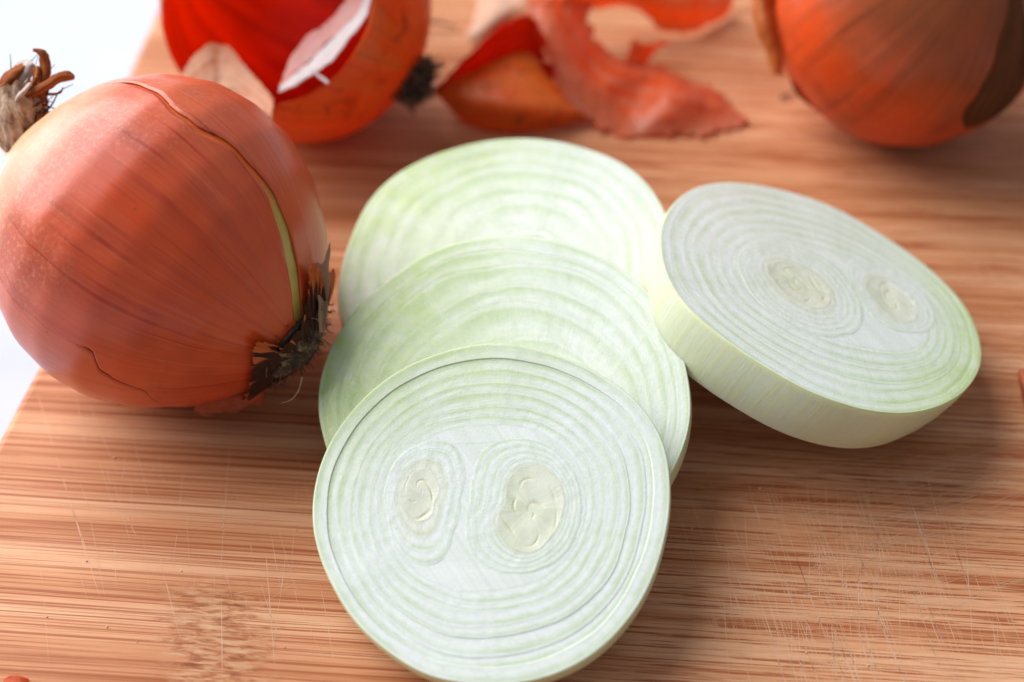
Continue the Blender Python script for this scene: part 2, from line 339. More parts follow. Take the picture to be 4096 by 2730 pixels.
class Slice:
    def __init__(s, C, n, R, t, label, outline=None, name='onion_slice'):
        s.C = np.array(C, float); s.n = nrm(n); s.R = R; s.t = t
        s.e1 = nrm(X - (X @ s.n) * s.n); s.e2 = np.cross(s.n, s.e1)
        rot = Matrix([[s.e1[i], s.e2[i], s.n[i]] for i in range(3)])
        s.root = empty(name, s.C - s.n * t, rot); tag(s.root, label, 'onion slice', 'onion slices on the cutting board')
        r = np.full(N, float(R))
        if outline:
            P = np.array([s.px(*q) for q in outline]); th = np.arctan2(P[:, 1], P[:, 0]) % (2 * math.pi); rr = np.hypot(P[:, 0], P[:, 1])
            i = th.argsort(); r = np.interp(TH, np.r_[th[i][-1] - 2 * math.pi, th[i], th[i][0] + 2 * math.pi], np.r_[rr[i][-1], rr[i], rr[i][0]])
            r = smooth_per(r, 14)
        s.r = r; s.k = 0
    def px(s, x, y, h=0.):
        d = ray(x, y); q = s.C + s.n * h; p = EYE + d * (((q - EYE) @ s.n) / (d @ s.n)) - s.C
        return np.array([p @ s.e1, p @ s.e2])
    def poly(s, c, r): return np.stack([c[0] + r * np.cos(TH), c[1] + r * np.sin(TH)], 1)
    def ring(s, a, b, h=0., depth=None, tint=None, name='onion_layer', mat=None, wall=None, scoop=0., gap=.0012, parent=None, soft=0.):
        """closed band between contour a (outside) and b (inside), cut face up"""
        s.k += 1; depth = depth or s.t * .92; mat = mat or FL
        c = a.mean(0)
        def inset(p, q, g):
            d = q - p; L = np.linalg.norm(d, axis=1, keepdims=True) + 1e-9; return p + d / L * np.minimum(g, L * .45)
        A = a; dd = a.mean(0) * 0 + b - a; LL = np.linalg.norm(dd, axis=1, keepdims=True) + 1e-9; EX = dd / LL * (.03 if LL.mean() > .02 and gap < .004 else 0); B = b + EX
        vs = [0, .035, .10, .22, .40, .60, .80, 1., 1.01]; rad = np.linalg.norm(a - b, axis=1)
        V = []; uv = []; tn = []
        jag = np.array([.006 * nz(t * 40, s.k * 3.3, s.R) for t in TH])
        for j, v in enumerate(vs):
            P = (A + (b - A) * v) if v <= 1. else B
            hh = h - ((.010 if wall else 0) if j == 0 else 0) - (.04 if v > 1. and gap < .004 else 0) - (soft * max(0, 1 - v / .3) ** 1.5 if soft else 0) - scoop * math.sin(v * math.pi * .5)
            for i in range(N):
                q = P[i]; z = hh + .006 * nz(q[0] * 1.3, q[1] * 1.3, s.R) + .005 * nz(q[0] * 6, q[1] * 6, 4.) + jag[i] * max(0, 1 - v * 4) * .35
                if wall is None and j == 0: q = q + (q - c) / (np.linalg.norm(q - c) + 1e-6) * jag[i]
                V.append((q[0], q[1], s.t + z)); uv.append((TH[i] * max(.4, s.r.mean() * .6), v)); tn.append(tint(q, v, TH[i]) if tint else 0.)
        m = len(vs)
        # bottom inner, bottom outer, then the outer wall upwards
        for i in range(N): V.append((*s.low(B[i], depth), s.t - depth)); uv.append((TH[i], 1.)); tn.append(.1)
        rows = m + 1; mi = []
        wallrows = wall or [(0., 1.)]
        for (w, k) in wallrows:
            for i in range(N):
                q = (c + (A[i] - c) * k + s.shift * (1 - w)) if wall else (s.low(A[i], depth) if w < .5 else A[i])
                V.append((q[0], q[1], s.t - depth * (1 - w) + (h if w > .99 else 0))); uv.append((TH[i] * s.R, w)); tn.append(s.walltint(TH[i], w) if wall else .1)
            rows += 1
        fs = grid_faces(rows, N, True)
        fs += [((rows - 1) * N + i, (rows - 1) * N + (i + 1) % N, (i + 1) % N, i) for i in range(N)]
        nf = len(fs); mi = [0] * nf
        if wall:
            for q in range(m * N, nf): mi[q] = 1
            for q in range(nf - N, nf): mi[q] = 2
            for q in range(0, N): mi[q] = 2 if s.rimfilm else 0
        fs = [f[::-1] for f in fs]
        o = mesh_obj(name, V, fs, [mat, WL, RIM], parent or s.root, uv=uv, attrs={'tint': tn}, mi=mi)
        for q, pl in enumerate(o.data.polygons):       # crisp knife edges: only the cut face and the bulb's outside shade smoothly
            pl.use_smooth = q < (m - 2) * N or (bool(wall) and (m + 1) * N <= q < nf - N)
        bm = bmesh.new(); bm.from_mesh(o.data); bmesh.ops.recalc_face_normals(bm, faces=bm.faces)
        bmesh.ops.split_edges(bm, edges=[e for e in bm.edges if len(e.link_faces) == 2 and e.link_faces[0].smooth != e.link_faces[1].smooth])
        bm.to_mesh(o.data); bm.free()
        return o
    rimfilm = True; shift = np.zeros(2); kb = .955
    def low(s, q, depth): f = depth / s.t; return q * (1 + (s.kb - .02 - 1) * f) + s.shift * f
    def walltint(s, th, w): return .35 + .3 * math.cos(th + .6)
    def layers(s, inner, fr, tint, wall, hs=None, scoop=.0):
        """rings between the outline and the inner contour at fractions fr (1 = outline, 0 = inner)"""
        O = s.poly((0, 0), s.r); cs = []
        for k, f in enumerate(fr):
            f2 = f + (pnoise(k + s.R, 1.3, .045 if k else 0) + pnoise(k + 5, 4., .014 if k else 0)) * (1 if 0 < f < 1 else 0)
            f2 = np.clip(f2, 0, 1)[:, None]; cs.append(inner + (O - inner) * f2)
        for k in range(len(cs) - 1):
            h = (hs[k] if hs else random.uniform(-.012, .012))
            s.ring(cs[k], cs[k + 1], h, tint=tint(k, len(cs) - 1), wall=wall if k == 0 else None)
        return cs[-1]
    def lobe(s, outer, core, fr, tint, name='onion_layer', h0=.0, dh=0., gap=.0012):
        cs = []
        for k, f in enumerate(fr):
            f2 = (np.clip(f + pnoise(k + outer[0][0], 1.3, .035) * (1 if 0 < f < 1 else 0), 0, 1))[:, None]; cs.append(core + (outer - core) * f2)
        for k in range(len(cs) - 1): s.ring(cs[k], cs[k + 1], h0 + dh * k, depth=.4, tint=tint(k, len(cs) - 1), gap=gap, name=name, soft=.003 if k == 0 else .001, mat=FL if k < len(cs) - 2 else FLC)
        return cs[-1]
    def heart(s, core, depth=.03, seed=1.):
        """curled shoot leaves in the middle: a finely folded surface"""
        c = core.mean(0); M = 40; V = []; uv = []; tn = []
        for j in range(M):
            f = 1 - j / (M - 1) * .985
            P = c + (core - c) * f
            for i in range(N):
                q = P[i]; d = q - c
                dx, dy = d[0] + .12 * nz(q[0] * 1.8, q[1] * 1.8, seed), d[1] + .22 * nz(q[1] * 1.8, q[0] * 1.8, seed + 4)
                tt = math.hypot(dx * 1.2, dy * .7) * 10 + math.atan2(dy, dx) + 2.2 * nz(q[0] * 1.7, q[1] * 1.7, seed + 2)
                sw = max(0, 1 - abs(math.sin(tt)) * 3.4) * (1 - f ** 8) * max(0, min(1, .35 + 2.4 * nz(q[0] * 2.4, q[1] * 2.4, seed + 9)))
                z = -depth * (1 - f ** 4) - .02 * sw + .016 * nz(q[0] * 2.5, q[1] * 2.5, seed) * (1 - f ** 6)
                V.append((q[0], q[1], s.t + z - .004)); uv.append((TH[i] * .5, .5)); tn.append(.12 + .9 * sw)
        for i in range(N): V.append((core[i][0], core[i][1], s.t - .35)); uv.append((0, 0)); tn.append(0)
        fs = grid_faces(M, N, True); fs += [(M * N + i, M * N + (i + 1) % N, (i + 1) % N, i) for i in range(N)]
        fs.append(tuple((M - 1) * N + i for i in range(N)))
        o = mesh_obj('onion_heart', V, fs, FLC, s.root, uv=uv, attrs={'tint': tn})
        bm = bmesh.new(); bm.from_mesh(o.data); bmesh.ops.recalc_face_normals(bm, faces=bm.faces); bm.to_mesh(o.data); bm.free()
def plate(s, c, holes, h, tint):
    """innermost shared layer: a flat lens with an opening for each heart"""
    from mathutils.geometry import tessellate_polygon
    loops = [c * 1.0] + [q.mean(0) + (q - q.mean(0)) * .93 for q in holes]
    polys = [[Vector((p[0], p[1], 0)) for p in l] for l in loops]; tri = tessellate_polygon(polys); flat = np.concatenate(loops)
    def zz(q): return s.t + h + .006 * nz(q[0] * 1.3, q[1] * 1.3, s.R)
    n = len(flat); V = [(q[0], q[1], zz(q)) for q in flat] + [(*s.low(q, .5), s.t - .5) for q in flat]
    fs = [tuple(t) for t in tri] + [tuple(x + n for x in t[::-1]) for t in tri]; k = 0
    for l in loops:
        m = len(l); fs += [(k + i, k + (i + 1) % m, k + (i + 1) % m + n, k + i + n) for i in range(m)]; k += m
    o = mesh_obj('onion_layer', V, fs, FL, s.root, smooth=False, uv=[(q[0] * 1.5 + q[1], .72) for q in flat] * 2, attrs={'tint': [tint] * (2 * n)})
    bm = bmesh.new(); bm.from_mesh(o.data); bmesh.ops.recalc_face_normals(bm, faces=bm.faces); bm.to_mesh(o.data); bm.free()
def blob(s, pts, k):
    P = np.array([s.px(*q) for q in pts]); cc = P.mean(0); d = P - cc; th = np.arctan2(d[:, 1], d[:, 0]) % (2 * math.pi); rr = np.hypot(d[:, 0], d[:, 1]); i = th.argsort()
    r = smooth_per(np.interp(TH, np.r_[th[i][-1] - 2 * math.pi, th[i], th[i][0] + 2 * math.pi], np.r_[rr[i][-1], rr[i], rr[i][0]]), k)
    return np.stack([cc[0] + r * np.cos(TH), cc[1] + r * np.sin(TH)], 1)
def ell(c, a, b, rot=0., p=2., seed=0., amp=0.):
    r = []
    for t in TH:
        q = t - rot; r.append((abs(math.cos(q) / a) ** p + abs(math.sin(q) / b) ** p) ** (-1 / p))
    r = np.array(r) * (1 + pnoise(seed, 1.6, amp)); return np.stack([c[0] + r * np.cos(TH), c[1] + r * np.sin(TH)], 1)
# --- rear slice
OUT = dict(
 front=[(1250, 2084), (1300, 1811), (1414, 1637), (1583, 1491), (1747, 1418), (1975, 1373), (2203, 1414), (2400, 1500), (2568, 1629), (2659, 1783), (2677, 1938), (2650, 2175), (2568, 2394), (2476, 2522), (2340, 2640), (2112, 2728), (1920, 2735), (1710, 2704), (1565, 2613), (1428, 2494), (1337, 2348)],
 mid=[(1279, 1528), (1316, 1412), (1416, 1246), (1557, 1122), (1747, 997), (1888, 960), (2029, 942), (2187, 956), (2327, 997), (2493, 1080), (2609, 1188), (2700, 1340), (2750, 1520), (2762, 1680), (1275, 1660), (1310, 1790)],
 rear=[(1352, 1240), (1366, 1080), (1416, 931), (1457, 832), (1557, 715), (1706, 633), (1872, 579), (2037, 554), (2203, 562), (2369, 604), (2493, 653), (2593, 740), (2642, 815), (2690, 1000)],
 right=[(2807, 742), (2899, 730), (3018, 738), (3178, 774), (3337, 829), (3520, 937), (3696, 1057), (3855, 1216), (3919, 1367), (3923, 1455), (3887, 1527), (3775, 1615), (3656, 1650), (3496, 1647), (3297, 1591), (3058, 1463), (2859, 1328), (2739, 1224), (2659, 1080), (2643, 969), (2683, 833)])
def gt(base, side=None, amt=0., inner=1.):
    """green tint of a layer: strongest on one side of the bulb and on the outer layers"""
    def f(k, n):
        def g(q, v, th):
            w = max(0, math.cos(th - side)) ** 1.5 if side is not None else 0
            e = (1 - k / n) ** inner
            return max(0, min(1, base + amt * w * e + (.22 * w * e if v < .3 else 0) + .12 * nz(q[0] * 1.5, q[1] * 1.5, 9 + k)))
        return g
    return f
BULGE = [(0., .955), (.2, .985), (.45, 1.005), (.75, 1.008), (.975, 1.002)]
s = Slice((-.07, .65, 1.93), (-.076, -.187, .98), 4.23, 1.75, 'rear onion slice with greenish rim, lying mostly under the middle one', OUT['rear'])
ci = s.px(2110, 1010)
inner = ell(ci, .95, .85, 0, 2.1, 2., .05)
c = s.layers(inner, [1., .90, .74, .63, .43, .27, 0.], gt(.13, 2.5, .85), BULGE, [.0, -.005, -.004, -.006, -.004, -.005])
c = s.lobe(c, ell(ci, .3, .25, 0), [1., .55, 0.], gt(.08))
s.heart(c, .03, 3.)
# --- middle slice
s = Slice((-.25, -3.85, 2.29), (-.107, -.272, .956), 4.15, 1.2, 'middle onion slice of the leaning stack, green on its left side', OUT['mid'])
ci = s.px(2110, 1750)
inner = ell(ci, 1.35, 1.2, 0, 2.1, 5., .06)
c = s.layers(inner, [1., .90, .82, .65, .53, .31, .16, 0.], gt(.17, 2.75, 1.15, .8), BULGE, [.0, -.004, -.007, -.005, -.006, -.005, -.006])
c = s.lobe(c, ell(ci, .3, .25, 0), [1., .55, 0.], gt(.05)); s.heart(c, .03, 3.)
# --- front slice
s = Slice((-.41, -6.83, 2.33), (-.071, -.31, .946), 3.72, 1.0, 'nearest onion slice of the stack, whitest, showing two curled hearts', OUT['front'])
cm = s.px(1945, 2020); inner = ell(cm, 2.06, 1.82, 0, 2.2, 3., .03)
c = s.layers(inner, [1., .82, .70, .52, .40, .24, .13, 0.], gt(.03, 2.1, .55, .6), BULGE, [.0, -.030, -.020, -.007, -.005, -.006, -.007])
CI = c
LOBES = []
def lob(s, pts, core, fr, tint, h0=.0, dh=-.0005, seed=1., deep=.018):
    O = blob(s, pts, 30); c = s.lobe(O, blob(s, core, 20), fr, tint, h0=h0, dh=dh); s.heart(c, deep, seed); LOBES.append(O)
lob(s, [(1550, 1920), (1600, 1820), (1700, 1770), (1820, 1765), (1850, 1850), (1835, 1990), (1805, 2130), (1780, 2240), (1690, 2270), (1600, 2200), (1555, 2070)],
    [(1610, 1950), (1650, 1890), (1710, 1870), (1740, 1910), (1735, 2010), (1710, 2080), (1660, 2090), (1620, 2040)], [1., .70, .36, 0.], gt(.04), seed=2., deep=.008)
lob(s, [(1885, 2010), (1900, 1880), (1930, 1790), (2030, 1755), (2170, 1770), (2270, 1850), (2320, 1970), (2315, 2110), (2250, 2230), (2130, 2290), (1990, 2290), (1880, 2220), (1862, 2120)],
    [(1985, 2100), (2030, 2010), (2040, 1920), (2100, 1860), (2190, 1880), (2250, 1960), (2245, 2060), (2200, 2150), (2130, 2215), (2050, 2200)], [1., .76, .52, .28, .10, 0.], gt(.06), seed=5.)
plate(s, CI, LOBES, -.006, .05); LOBES.clear()
# --- right slice
s = Slice((7.24, -.91, 2.71), (.3, .11, .947), 4.06, 1.55, 'thick onion slice on the right, propped on the stack, showing two hearts', OUT['right'])
s.walltint = lambda th, w: .12 + .75 * max(0, math.cos(th + .75)) ** 2
s.rimfilm = True; s.kb = .94; s.shift = np.array([-.22, .02])
cm = s.px(3330, 1180); inner = ell(cm, 2.35, 1.75, -.1, 2.2, 3., .03)
c = s.layers(inner, [1., .88, .70, .58, .39, .28, .11, 0.], gt(.06, 5.9, .8, 1.), [(0., .945), (.2, .972), (.45, .992), (.75, 1.004), (.975, 1.002)], [.0, -.004, -.007, -.005, -.006, -.005, -.006])
CI = c
lob(s, [(2960, 1010), (3040, 960), (3190, 985), (3330, 1050), (3410, 1150), (3450, 1260), (3420, 1330), (3320, 1350), (3180, 1310), (3050, 1220), (2970, 1110)],
    [(3070, 1060), (3130, 1050), (3230, 1090), (3310, 1160), (3320, 1215), (3260, 1235), (3170, 1195), (3100, 1130)], [1., .80, .60, .42, .2, 0.], gt(.08), seed=7.)
lob(s, [(3395, 1050), (3460, 1040), (3580, 1085), (3690, 1170), (3740, 1260), (3720, 1320), (3640, 1330), (3545, 1310), (3470, 1240), (3410, 1140)],
    [(3480, 1110), (3540, 1115), (3620, 1170), (3665, 1240), (3650, 1285), (3580, 1280), (3510, 1210)], [1., .72, .42, .2, 0.], gt(.08), seed=9.)
plate(s, CI, LOBES, -.006, .05)
# ================================================================= bulbs
class Bulb:
    def __init__(s, C, axis, R, prof):
        s.C = np.array(C, float); s.R = R; s.k = nrm(axis); s.pa = np.array([p[0] for p in prof]); s.pr = np.array([p[1] for p in prof])
        h = nrm(EYE - s.C); s.i = nrm(h - (h @ s.k) * s.k); s.j = np.cross(s.k, s.i)    # phi = 0 faces the viewer side
        aa = np.linspace(s.pa[0], s.pa[-1], 400); rr = np.interp(aa, s.pa, s.pr)
        for _ in range(40): rr[1:-1] = (rr[:-2] + 2 * rr[1:-1] + rr[2:]) / 4
        s.aa, s.rr = aa, rr
    def r(s, a): return np.interp(a, s.aa, s.rr)
    def P(s, a, ph, off=0.):
        r = s.r(a); dr = (s.r(a + .01) - s.r(a - .01)) / .02; n = nrm((1., -dr)); q = 1 + s.lump(a, ph)
        e = math.cos(ph) * s.i + math.sin(ph) * s.j
        return s.C + s.R * (a * s.k + r * q * e) + off * (n[0] * e + n[1] * s.k)
    def lump(s, a, ph): return .018 * nz(math.cos(ph) * .9, math.sin(ph) * .9, a * .9 + s.R) + .006 * nz(math.cos(ph) * 4, math.sin(ph) * 4, a * .8)
    def hit(s, px, py):
        d = ray(px, py); t0 = (s.C - EYE) @ d; best = None
        for t in np.linspace(t0 - s.R * 1.5, t0 + s.R * .8, 400):
            p = EYE + d * t - s.C; a = p @ s.k / s.R; e = p - (p @ s.k) * s.k; g = np.linalg.norm(e) / s.R - (s.r(a) if s.pa[0] < a < s.pa[-1] else 0)
            if best is None or g < best[0]: best = (g, a, math.atan2(e @ s.j, e @ s.i))
            if g <= 0: break
        return best[1], best[2]
    def lat(s, a, ph): return (math.cos(ph), math.sin(ph), a)
def patch(b, name, mat, parent, rows, origin, thick=.03, flip=False, inner_mat=None, sub=None):
    """rows: list of lists of (a, phi, offset): a sheet with thickness laid over the bulb"""
    n, m = len(rows), len(rows[0]); V = []; L = []
    for lay in (0, 1):
        for R_ in rows:
            for (a, ph, off) in R_: V.append(b.P(a, ph, off - lay * thick)); L.append(b.lat(a, ph))
    fs = grid_faces(n, m); k = n * m; f2 = [tuple(q + k for q in f[::-1]) for f in fs]; side = []
    loop = [(0, j) for j in range(m)] + [(i, m - 1) for i in range(1, n)] + [(n - 1, j) for j in range(m - 2, -1, -1)] + [(i, 0) for i in range(n - 2, 0, -1)]
    for q in range(len(loop)):
        a0 = loop[q][0] * m + loop[q][1]; a1 = loop[(q + 1) % len(loop)]; a1 = a1[0] * m + a1[1]; side.append((a1, a0, a0 + k, a1 + k))
    mi = [0] * len(fs) + [1 if inner_mat else 0] * len(f2) + [0] * len(side)
    o = mesh_obj(name, V, fs + f2 + side, [mat, inner_mat] if inner_mat else mat, None, attrs={'lat': L}, mi=mi, origin=origin)
    o.location = (0, 0, 0); o.parent = parent
    bm = bmesh.new(); bm.from_mesh(o.data); bmesh.ops.recalc_face_normals(bm, faces=bm.faces); bm.to_mesh(o.data); bm.free()
    return o
def lathe(b, name, mat, parent, origin, a0, a1, n=70, m=120, off=0.):
    V = []; L = []
    for a in np.linspace(a0, a1, n):
        for ph in np.linspace(0, 2 * math.pi, m, endpoint=False): V.append(b.P(a, ph, off)); L.append(b.lat(a, ph))
    fs = grid_faces(n, m, True) + [tuple(range(m))[::-1], tuple((n - 1) * m + q for q in range(m))]
    o = mesh_obj(name, V, fs, mat, None, attrs={'lat': L}, origin=origin); o.location = (0, 0, 0); o.parent = parent
    bm = bmesh.new(); bm.from_mesh(o.data); bmesh.ops.recalc_face_normals(bm, faces=bm.faces); bm.to_mesh(o.data); bm.free()
    return o
def spline(P, n):
    P = np.asarray(P, float); k = len(P); out = []
    for t in np.linspace(0, k - 1, n):
        i = min(int(t), k - 2); f = t - i; p0, p1, p2, p3 = P[max(i - 1, 0)], P[i], P[i + 1], P[min(i + 2, k - 1)]
        out.append(.5 * ((2 * p1) + (-p0 + p2) * f + (2 * p0 - 5 * p1 + 4 * p2 - p3) * f * f + (-p0 + 3 * p1 - 3 * p2 + p3) * f ** 3))
    return np.array(out)
def tube(V, fs, L, path, r0, r1, m=5):
    P = spline(path, 10); k0 = len(V)
    for i, p in enumerate(P):
        d = nrm(P[min(i + 1, 9)] - P[max(i - 1, 0)]); a = nrm(np.cross(d, (.3, .5, .8))); b = np.cross(d, a); r = r0 + (r1 - r0) * i / 9
        for j in range(m):
            t = 2 * math.pi * j / m; V.append(p + r * (math.cos(t) * a + math.sin(t) * b))
    fs += grid_faces(10, m, True, k0)
def sheet(name, mat, parent, G, origin, n=28, m=28, thick=.025, crump=.05, cs=1.2, seed=0., rag=.05, lat_axis=0, inner=None):
    """thin sheet through a coarse grid of 3-D points; crumpled, ragged at its border, with real thickness"""
    G = np.asarray(G, float); A = np.array([spline(r, m) for r in G]); B = np.array([spline(A[:, j], n) for j in range(m)]).transpose(1, 0, 2)
    E = B.copy()
    for i in range(n):
        for j in range(m):
            u, v = i / (n - 1), j / (m - 1); p = B[i, j]
            du = B[min(i + 1, n - 1), j] - B[max(i - 1, 0), j]; dv = B[i, min(j + 1, m - 1)] - B[i, max(j - 1, 0)]; nn = np.cross(du, dv); L_ = np.linalg.norm(nn)
            nn = nn / L_ if L_ > 1e-9 else np.array([0, 0, 1.])
            q = p + nn * crump * (nz(p[0] * cs + seed, p[1] * cs, p[2] * cs) + .45 * nz(p[0] * cs * 3 + seed, p[1] * cs * 3, p[2] * cs * 3) + .22 * nz(p[0] * cs * 8 + seed, p[1] * cs * 8, p[2] * cs * 8))
            edge = max(0, 1 - min(u, 1 - u, v, 1 - v) * 9)
            if edge > 0: q = q + edge * rag * np.array([nz(q[0] * 4, q[1] * 4, seed), nz(q[1] * 4, q[0] * 4, seed + 2), .3 * nz(q[0] * 5, q[1] * 5, seed + 5)]) * 2
            E[i, j] = q
    V = []; L = []
    for lay in (0, 1):
        for i in range(n):
            for j in range(m):
                du = E[min(i + 1, n - 1), j] - E[max(i - 1, 0), j]; dv = E[i, min(j + 1, m - 1)] - E[i, max(j - 1, 0)]; nn = np.cross(du, dv); L_ = np.linalg.norm(nn) + 1e-9
                V.append(E[i, j] - lay * thick * nn / L_); u, v = (i / (n - 1), j / (m - 1)) if lat_axis == 0 else (j / (m - 1), i / (n - 1))
                L.append((u * 1.3 + seed, u * .4, v * 1.5))
    fs = grid_faces(n, m); k = n * m; f2 = [tuple(q + k for q in f[::-1]) for f in fs]; side = []
    loop = [(0, j) for j in range(m)] + [(i, m - 1) for i in range(1, n)] + [(n - 1, j) for j in range(m - 2, -1, -1)] + [(i, 0) for i in range(n - 2, 0, -1)]
    for q in range(len(loop)):
        a0 = loop[q][0] * m + loop[q][1]; a1 = loop[(q + 1) % len(loop)]; a1 = a1[0] * m + a1[1]; side.append((a1, a0, a0 + k, a1 + k))
    mi = [0] * len(fs) + [1 if inner else 0] * len(f2) + [0] * len(side)
    o = mesh_obj(name, V, fs + f2 + side, [mat, inner] if inner else mat, None, attrs={'lat': L}, mi=mi, origin=origin)
    if parent: o.location = (0, 0, 0); o.parent = parent
    return o
def at(px, py, z): return unz(px, py, z)
def near(px, py, ref):                           # point on the pixel's ray at the depth of ref
    d = ray(px, py); return EYE + d * (((np.asarray(ref) - EYE) @ F) / (d @ F))
# ---------------------------------------------------------------- whole onion on the left
PROF = [(-1.16, .02), (-1.13, .12), (-1.09, .21), (-1.0, .36), (-.9, .50), (-.75, .68), (-.5, .875), (-.25, .985), (0, 1.02), (.25, .99), (.5, .875), (.7, .71), (.82, .55), (.92, .37), (1.0, .24), (1.08, .155), (1.2, .115), (1.3, .11)]
ax = -.805 * X + .593 * U + .13 * F
CL = np.array([-8.145, -.52, 3.80])
b = Bulb(CL, ax, 3.79, PROF)
SK1 = mat_skin('copper_skin', (.64, .060, .010), (.62, .135, .060), (.30, .010, .002), .40, pole_pale_or_shade=(.40, 1.02, (.86, .52, .28), .9), warm_bounce=True)
SK2 = mat_skin('pale_copper_skin', (.66, .085, .018), (.64, .165, .08), (.36, .018, .003), .30, pole_pale_or_shade=(.5, 1.0, (.86, .55, .32), .85), warm_bounce=True)
UND = mat_skin('under_skin', (.72, .09, .006), (.74, .15, .02), (.50, .05, .006), .4, pole_dark=(.45, .66, (.50, .36, .07)))
HUSK = mat_skin('root_husk_skin', (.52, .095, .018), (.50, .15, .06), (.22, .03, .008), .6, rough=.55, pole_dark=(.98, 1.10, (.022, .014, .012)), bump=.6, coat=0., mott=0.)
root = empty('whole_onion', CL - np.array([0, 0, 3.8])); og = CL - np.array([0, 0, 3.8])
tag(root, 'whole brown onion with a dry curled stem at the left edge of the board', 'onion')
lathe(b, 'bulb', UND, root, og, -1.15, 1.24)
def trace(b, pts):
    q = [b.hit(*p) for p in pts]; q.sort(); return np.array([x[0] for x in q]), np.unwrap(np.array([x[1] for x in q]))
L1 = trace(b, [(380, 352), (520, 352), (600, 378), (700, 472), (780, 537), (860, 573), (940, 632), (1010, 722), (1060, 792), (1095, 880), (1125, 980), (1145, 1080), (1160, 1180), (1172, 1290)])
R1 = trace(b, [(380, 346), (560, 348), (640, 385), (720, 462), (790, 508), (870, 541), (950, 602), (1020, 672), (1080, 742), (1130, 822), (1165, 900), (1187, 980), (1207, 1070), (1215, 1200)])
L2 = trace(b, [(370, 1400), (400, 1475), (450, 1507), (530, 1543), (590, 1560), (612, 1590), (650, 1612), (700, 1636)])
def cur(T, a, k=0.): return float(np.interp(a, T[0], T[1])) + k * nz(a * 9, 1.3) + k * .5 * nz(a * 30, 4.)
sgn = 1 if cur(L1, 0) > cur(L2, 0) else -1
aR = np.linspace(-1.08, 1.16, 90)
def skin_rows(f0, f1, off, m=90, lift0=0., lift1=0., fade=None):
    rows = []
    for a in aR:
        p0, p1 = f0(a), f1(a); R_ = []
        for t in np.linspace(0, 1, m) ** 1.:
            w = 1 if fade is None else fade(a)
            o_ = off + lift0 * w * max(0, 1 - t * 18) ** 1.5 + lift1 * w * max(0, 1 - (1 - t) * 18) ** 1.5
            R_.append((a, p0 + (p1 - p0) * t, o_))
        rows.append(R_)
    return rows
g2 = lambda a: .003 + .008 * math.exp(-((a + .25) / .35) ** 2)
rng_ = lambda a: 1. if -.74 < a < -.30 else max(-1.5, 1 - 30 * (a + .30)) if a >= -.30 else 0.
gg = lambda a: min(1., max(0., (1.05 - a) * 2))
patch(b, 'outer_skin', SK1, root, skin_rows(lambda a: cur(L2, a, .02) + sgn * g2(a) * rng_(a), lambda a: cur(L1, a, .012), .034, lift1=.02, fade=gg), og, .028)
patch(b, 'outer_skin', SK2, root, skin_rows(lambda a: cur(L1, a, .012) + .62 * (cur(R1, a) - cur(L1, a)) + .004, lambda a: cur(L2, a, .02) - sgn * (g2(a) * rng_(a)) + sgn * 2 * math.pi, .028, m=110, lift0=.02, lift1=.004, fade=gg), og, .024)
# ragged husk round the root plate
HE = [b.hit(*q) for q in [(985, 1560), (998, 1480), (998, 1405), (1003, 1362), (1039, 1344), (1069, 1374), (1095, 1382), (1166, 1313), (1182, 1267), (1200, 1206), (1207, 1130), (1200, 1085), (1214, 1058), (1243, 1082), (1256, 1155), (1266, 1232)]]
hp = np.unwrap([q[1] for q in HE]); HE = [(q[0], w) for q, w in zip(HE, hp)]
def husk(E, M_, lift, rough_, off):
    E2 = spline([(a, p, 0) for a, p in E], M_); rows = []
    for t in np.linspace(0, 1, 26):
        R_ = []
        for k, e in enumerate(E2):
            a = e[0] + rough_ * (nz(k * .5, 2.) + .6 * nz(k * 1.3, 5.)); R_.append((a + (-1.13 - a) * t, e[1], off + lift * (1 - t) ** 2 * (1 + 1.2 * nz(k * .12, 3.)) + .05 * nz(k * .2, t * 2.)))
        rows.append(R_)
    patch(b, 'root_husk', HUSK, root, rows, og, .03)
husk(HE, 150, .16, .014, .09)
husk([(HE[-1][0], HE[-1][1] - .1)] + [(-.9 + .1 * nz(k * 1.7, 4.), HE[-1][1] + (HE[0][1] + 2 * math.pi - HE[-1][1]) * k / 8) for k in range(1, 8)] + [(HE[0][0], HE[0][1] + 2 * math.pi + .1)], 120, .1, .03, .07)
# red under-flap at the bottom and the dry shred standing off the right side
LO = mat_paper('red_brown_flap', (.45, .07, .02), (.55, .13, .05), (.6, .08, .01), .25, .3)
a0 = b.hit(980, 1560)
ref = b.P(-.55, b.hit(900, 1600)[1], .1)
pp = lambda x, y, k=0.: near(x, y, ref + F * (-k))
sheet('skin_flap', LO, root, [[pp(770, 1612, .3), pp(860, 1600, .3), pp(960, 1585, .3), pp(1060, 1560, .3)], [pp(785, 1630, .1), pp(870, 1628, .1), pp(960, 1612, .1), pp(1060, 1585, .1)], [pp(775, 1652, 0), pp(850, 1652, 0), pp(950, 1640, 0), pp(1055, 1608, 0)]], og, 16, 40, .02, .06, 2., 3., .07)
SHR = mat_paper('dry_shred', (.40, .22, .12), (.58, .36, .22), (.6, .35, .18), .35, .2)
refs = b.P(b.hit(1262, 1150)[0], b.hit(1262, 1150)[1], .1)
pp = lambda x, y, k=0.: near(x, y, refs - F * k)
sheet('skin_shred', SHR, root, [[pp(1280, 1330, .2), pp(1272, 1200, .2), pp(1268, 1100, .1), pp(1270, 1050, 0)], [pp(1290, 1330), pp(1292, 1200), pp(1290, 1110), pp(1292, 1052)], [pp(1303, 1320), pp(1312, 1200), pp(1317, 1060), pp(1321, 965)]], og, 14, 30, .018, .03, 2., 5., .02)
